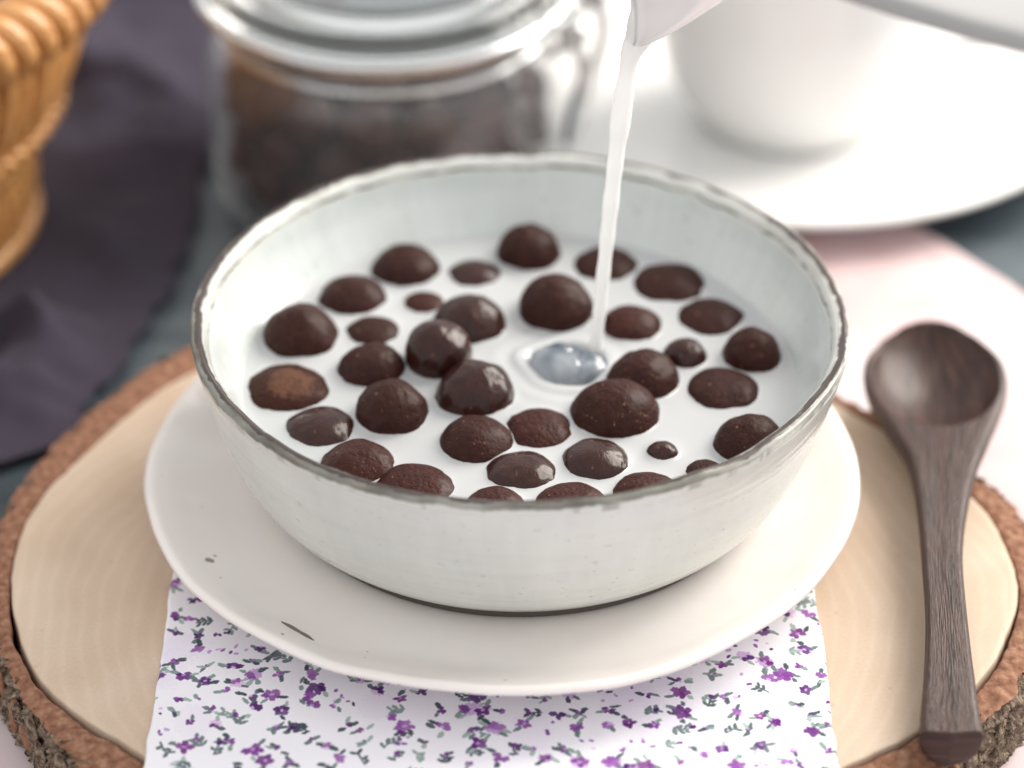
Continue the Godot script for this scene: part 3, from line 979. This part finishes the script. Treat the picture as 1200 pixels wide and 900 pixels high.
func build_jar() -> void:
	var glass := mat(Color(0.84, 0.86, 0.88, 0.045), 0.04, 0.45)
	glass.transparency = BaseMaterial3D.TRANSPARENCY_ALPHA
	var thick := mat(Color(0.95, 0.97, 0.97, 0.02), 0.03, 0.6)
	thick.refraction_enabled = true
	thick.refraction_scale = 0.05
	var steel := mat(lin(0.72, 0.74, 0.75), 0.22)
	steel.metallic = 1.0
	var rubber := mat(lin(0.60, 0.44, 0.35), 0.6)
	var t := thing("jar", JAR_AT, "round glass storage jar with wire clamp lid, holding cocoa puffs", "jar")
	t.scale = Vector3(1.07, 1.0, 1.07)
	part("glass_body", lathe([Vector2(0, 0.0006), Vector2(0.041, 0.0006), Vector2(0.0462, 0.003), Vector2(0.0478, 0.008), Vector2(0.0478, 0.04), Vector2(0.0468, 0.047), Vector2(0.0435, 0.0515), Vector2(0.0425, 0.0535), Vector2(0.0445, 0.0552), Vector2(0.0452, 0.0572), Vector2(0.044, 0.0588)], 96, 60), glass, t)
	part("glass_lining", lathe([Vector2(0.0405, 0.0588), Vector2(0.0400, 0.054), Vector2(0.0415, 0.0505), Vector2(0.0445, 0.046), Vector2(0.0452, 0.04), Vector2(0.0452, 0.009), Vector2(0.043, 0.0055), Vector2(0, 0.005)], 96, 50), glass, t)
	part("gasket", lathe([Vector2(0.0405, 0.0588), Vector2(0.0448, 0.0588), Vector2(0.0458, 0.0598), Vector2(0.0448, 0.0608), Vector2(0.0405, 0.0608)], 96, 20), rubber, t)
	var lid := part("glass_lid", lathe([Vector2(0, 0.0610), Vector2(0.040, 0.0610), Vector2(0.0462, 0.0612), Vector2(0.0482, 0.0626), Vector2(0.0485, 0.0655), Vector2(0.0470, 0.0682), Vector2(0.0440, 0.0690), Vector2(0.0418, 0.0702), Vector2(0.0405, 0.0738), Vector2(0.0375, 0.0752), Vector2(0.02, 0.0756), Vector2(0, 0.0757)], 96, 70), thick, t)
	var ring := func(r: float, y: float) -> PackedVector3Array:
		var p := PackedVector3Array()
		for k in 97:
			p.append(Vector3(cos(TAU * k / 96) * r, y, sin(TAU * k / 96) * r))
		return p
	var wire := func(s: float) -> float: return 0.0013
	part("neck_wire", tube(ring.call(0.0440, 0.0535), wire, 10, true), steel, t)
	part("lid_wire", tube(ring.call(0.0490, 0.0640), wire, 10, true), steel, lid)
	# the clamp at the right front: a bail over the lid's edge and a hinged lever below
	var a0 := deg_to_rad(14.0)
	var out := Vector3(cos(a0), 0, sin(a0))
	var along := Vector3(-sin(a0), 0, cos(a0))
	for s in [-1.0, 1.0]:
		part("bail", tube(path([out * 0.046 + along * 0.012 * s + Vector3(0, 0.0535, 0), out * 0.0530 + along * 0.012 * s + Vector3(0, 0.058, 0), out * 0.0535 + along * 0.0115 * s + Vector3(0, 0.066, 0), out * 0.050 + along * 0.010 * s + Vector3(0, 0.0712, 0), out * 0.0465 + along * 0.004 * s + Vector3(0, 0.0725, 0), out * 0.0460 + Vector3(0, 0.0726, 0)], 40), wire, 10), steel, t)
		part("lever_arm", tube(path([out * 0.0535 + along * 0.012 * s + Vector3(0, 0.061, 0), out * 0.0565 + along * 0.0125 * s + Vector3(0, 0.050, 0), out * 0.0535 + along * 0.011 * s + Vector3(0, 0.036, 0), out * 0.0515 + along * 0.007 * s + Vector3(0, 0.024, 0), out * 0.0512 + Vector3(0, 0.0215, 0)], 40), func(_s: float) -> float: return 0.0016, 10), steel, t)
		var hinge := PackedVector3Array()
		for k in 17:
			hinge.append(out * (0.0535 + 0.003 * cos(TAU * k / 16)) + along * 0.012 * s + Vector3(0, 0.0605 + 0.003 * sin(TAU * k / 16), 0))
		part("wire_loop", tube(hinge, wire, 8, true), steel, t)
	# what it holds
	var stuffing := cocoa(0.6, 77, 0.3, 2)
	var first: MeshInstance3D
	var meshes := [puff_mesh(0.0076, 301, 20, 14, 0.09), puff_mesh(0.0076, 302, 20, 14, 0.09), puff_mesh(0.0076, 303, 20, 14, 0.09)]
	var count := 0
	for layer in 3:
		var rings := [[0.0395, 15], [0.0232, 8], [0.0060, 2]]
		for g in rings:
			for k in int(g[1]):
				var a: float = TAU * (k + 0.5 * (layer % 2) + rng.randf_range(-0.06, 0.06)) / g[1]
				var at := JAR_AT + Vector3(cos(a) * g[0], 0.0132 + layer * 0.0125 + rng.randf_range(-0.0006, 0.0006), sin(a) * g[0])
				if layer == 2 and (cos(a - 2.2) * g[0] < -0.012):
					continue
				var o: MeshInstance3D
				if first == null:
					first = part("cocoa_puff", meshes[0], stuffing, self, at)
					o = first
				else:
					o = first.duplicate()
					o.name = numbered("cocoa_puff")
					o.mesh = meshes[count % 3]
					add_child(o)
					o.position = at
				o.rotation = Vector3(rng.randf() * TAU, rng.randf() * TAU, 0)
				tag(o, "brown cocoa puff among others inside the glass jar", "cereal ball", "cocoa puffs stored in the glass jar")
				count += 1

# ------------------------------------------------------------------ cup and saucer

func build_cup() -> void:
	var china := mat(lin(0.80, 0.80, 0.79), 0.15, 0.5)
	var t := thing("saucer", SAUCER_AT, "wide white saucer under the white cup at the back right", "saucer")
	part("dish", lathe([Vector2(0, 0.0012), Vector2(0.045, 0.0012), Vector2(0.048, 0.0), Vector2(0.051, 0.001), Vector2(0.07, 0.0055), Vector2(0.0905, 0.0105), Vector2(0.0932, 0.0118), Vector2(0.0930, 0.0128), Vector2(0.0905, 0.0130), Vector2(0.072, 0.0087), Vector2(0.055, 0.0052), Vector2(0.04, 0.0042), Vector2(0, 0.0042)], 128, 90), china, t)
	var at := SAUCER_AT + Vector3(-0.001, 0.0043, 0.014)
	var c := thing("cup", at, "plain white china cup standing on the white saucer", "cup")
	part("body", lathe([Vector2(0, 0.0015), Vector2(0.022, 0.0015), Vector2(0.0235, 0.0), Vector2(0.026, 0.0), Vector2(0.0268, 0.0022), Vector2(0.0300, 0.0060), Vector2(0.0355, 0.0150), Vector2(0.0390, 0.0280), Vector2(0.0412, 0.0450), Vector2(0.0425, 0.0700), Vector2(0.0418, 0.0710), Vector2(0.0409, 0.0700), Vector2(0.0395, 0.0440), Vector2(0.0368, 0.0290), Vector2(0.0325, 0.0160), Vector2(0.022, 0.0070), Vector2(0, 0.0050)], 128, 100), china, c)
	var h := [Vector3(0.039, 0.044, -0.004), Vector3(0.050, 0.047, -0.007), Vector3(0.060, 0.040, -0.010), Vector3(0.060, 0.028, -0.010), Vector3(0.050, 0.018, -0.007), Vector3(0.036, 0.0165, -0.003)]
	part("handle", tube(path(h, 40), func(_s: float) -> float: return 0.0036, 14), china, c)

# ------------------------------------------------------------------ basket

func build_basket() -> void:
	var n := noise(0.04, 4, 91)
	var cane := mat(Color.WHITE, 0.3, 0.6)
	cane.albedo_texture = noise_tex(256, n, ramp([[0.0, lin(0.30, 0.11, 0.03)], [0.45, lin(0.58, 0.27, 0.085)], [1.0, lin(0.82, 0.54, 0.25)]]))
	triplanar(cane, 30.0)
	var dark := mat(lin(0.15, 0.05, 0.018), 0.6)
	var t := thing("basket", BASKET_AT, "honey-coloured wicker basket with a thick braided rim, at the left", "basket")
	var wall := func(y: float) -> float: return 0.0562 + 0.0212 * pow(clampf((y - 0.027) / 0.053, 0.0, 1.2), 0.6)
	# lining and floor
	part("lining", lathe([Vector2(0, 0.003), Vector2(0.0525, 0.003), Vector2(0.0530, 0.012), Vector2(0.0545, 0.029), Vector2(0.0665, 0.06), Vector2(0.0735, 0.079), Vector2(0.0720, 0.079), Vector2(0.0650, 0.06), Vector2(0.0530, 0.03), Vector2(0.051, 0.008), Vector2(0, 0.006)], 72, 40), dark, t)
	# upright canes in two tiers
	var up := func(y0: float, y1: float, bow: float, r: float) -> ArrayMesh:
		var p := PackedVector3Array()
		for k in 9:
			var s := k / 8.0
			var y := lerpf(y0, y1, s)
			p.append(Vector3(wall.call(y) + bow * sin(PI * s), y, 0))
		return tube(p, func(s: float) -> float: return r * (1.0 - 0.12 * absf(2.0 * s - 1.0)), 10)
	var tiers := [[0.002, 0.027, 0.0012, 0.0026, 60], [0.038, 0.077, 0.0018, 0.0029, 66]]
	for tier in tiers:
		var m: ArrayMesh = up.call(tier[0], tier[1], tier[2], tier[3])
		for k in int(tier[4]):
			var o := part("upright_cane", m, cane, t)
			o.rotation.y = TAU * (k + rng.randf_range(-0.12, 0.12)) / tier[4]
			o.scale = Vector3.ONE * rng.randf_range(0.99, 1.012)
	# flat bands wound round the waist, and a rope above them
	var hoop := func(y: float, add: float, r: float) -> ArrayMesh:
		var p := PackedVector3Array()
		for k in 121:
			var a := TAU * k / 120
			p.append(Vector3(cos(a), 0, sin(a)) * (wall.call(y) + add) + Vector3(0, y + 0.0006 * sin(a * 5.0), 0))
		return tube(p, func(_s: float) -> float: return r, 10, true)
	for y in [0.0285, 0.0325, 0.0365]:
		part("band", hoop.call(y, 0.0012, 0.0024), cane, t)
	for k in 2:
		part("rope_strand", strand(wall.call(0.0405) + 0.003, 0.0405, 0.0013, 36.0, k * PI, 0.0014), cane, t)
	# the rim: wraps of cane wound aslant round a thick hoop
	part("rim_core", hoop.call(0.083, 0.001, 0.0068), dark, t)
	var wrap := PackedVector3Array()
	for k in 13:
		var a := PI * 2.0 * k / 12.0 - PI * 0.9
		wrap.append(Vector3(cos(a) * 0.0078, sin(a) * 0.0078, 0.0075 * sin(a * 0.5)))
	var wm := tube(wrap, func(_s: float) -> float: return 0.0034, 10)
	var R: float = wall.call(0.083) + 0.001
	for k in 68:
		var a := TAU * k / 68.0
		var o := part("rim_wrap", wm, cane, t)
		o.position = Vector3(cos(a) * R, 0.083, sin(a) * R)
		o.rotation = Vector3(0, -a + 0.25 + rng.randf_range(-0.08, 0.08), 0)
	part("foot_band", hoop.call(0.003, 0.0014, 0.003), cane, t)

func strand(R: float, y: float, amp: float, twists: float, phase: float, r: float) -> ArrayMesh:
	var p := PackedVector3Array()
	for k in 481:
		var a := TAU * k / 480
		var b := a * twists + phase
		p.append(Vector3(cos(a), 0, sin(a)) * (R + amp * cos(b)) + Vector3(0, y + amp * sin(b), 0))
	return tube(p, func(_s: float) -> float: return r, 8, true)

# ------------------------------------------------------------------ milk pan

func build_pan() -> void:
	var enamel := mat(lin(0.90, 0.905, 0.905), 0.18, 0.5)
	var grey := mat(lin(0.37, 0.37, 0.375), 0.5, 0.4)
	# a small pan tipped to the left; its spout's tip is where the stream begins
	var t := thing("milk_pan", Vector3(0.0245, 0.1365, JET.y), "white milk pan tipped at the top edge, pouring from its spout", "pan")
	var shell := func(u: float, v: float) -> Vector3:
		var a := u * TAU
		var w := v * 2.0 if v <= 0.5 else (1.0 - v) * 2.0      # up the outside, over the lip, down the inside
		var inset := 0.0016 * smoothstep(0.485, 0.515, v)
		var y := 0.052 * clampf((w - 0.3) / 0.7, 0.0, 1.0)
		var r := 0.034 * sqrt(clampf(w / 0.3, 0.0, 1.0)) if w < 0.3 else 0.034 + 0.004 * (w - 0.3) / 0.7
		if v > 0.5 and w < 0.35:
			y += inset
		var k := smoothstep(0.45, 1.0, w)
		var da := absf(angle_difference(a, PI)) / 0.40
		var spout := exp(-da * da)
		r += 0.013 * k * spout - inset * minf(1.0, w * 4.0)
		y += 0.004 * k * spout
		return Vector3(r * cos(a), y, r * sin(a))
	# local: mouth up (+y), spout towards -x
	var turn := Basis(Vector3(0, 0, 1), deg_to_rad(103.0))
	var tip := turn * Vector3(-0.0500, 0.0560, 0)
	var o := part("body", sheet(200, 160, shell, true), enamel, t)
	o.transform = Transform3D(turn, -tip)
	# flat strap handle, held out to the right and a little towards the viewer
	var f := func(u: float, v: float) -> Vector3:
		var a := u * TAU
		var c := Vector3(lerpf(0.030, 0.125, v), lerpf(0.0405, 0.0385, v) - 0.004 * sin(PI * v), lerpf(0.040, 0.086, v))
		var w := 0.0115
		return c + Vector3(0, signf(sin(a)) * pow(absf(sin(a)), 0.5) * 0.0028, signf(cos(a)) * pow(absf(cos(a)), 0.5) * w)
	part("handle", sheet(32, 30, func(u, v): return f.call(u, v), true), grey, t)
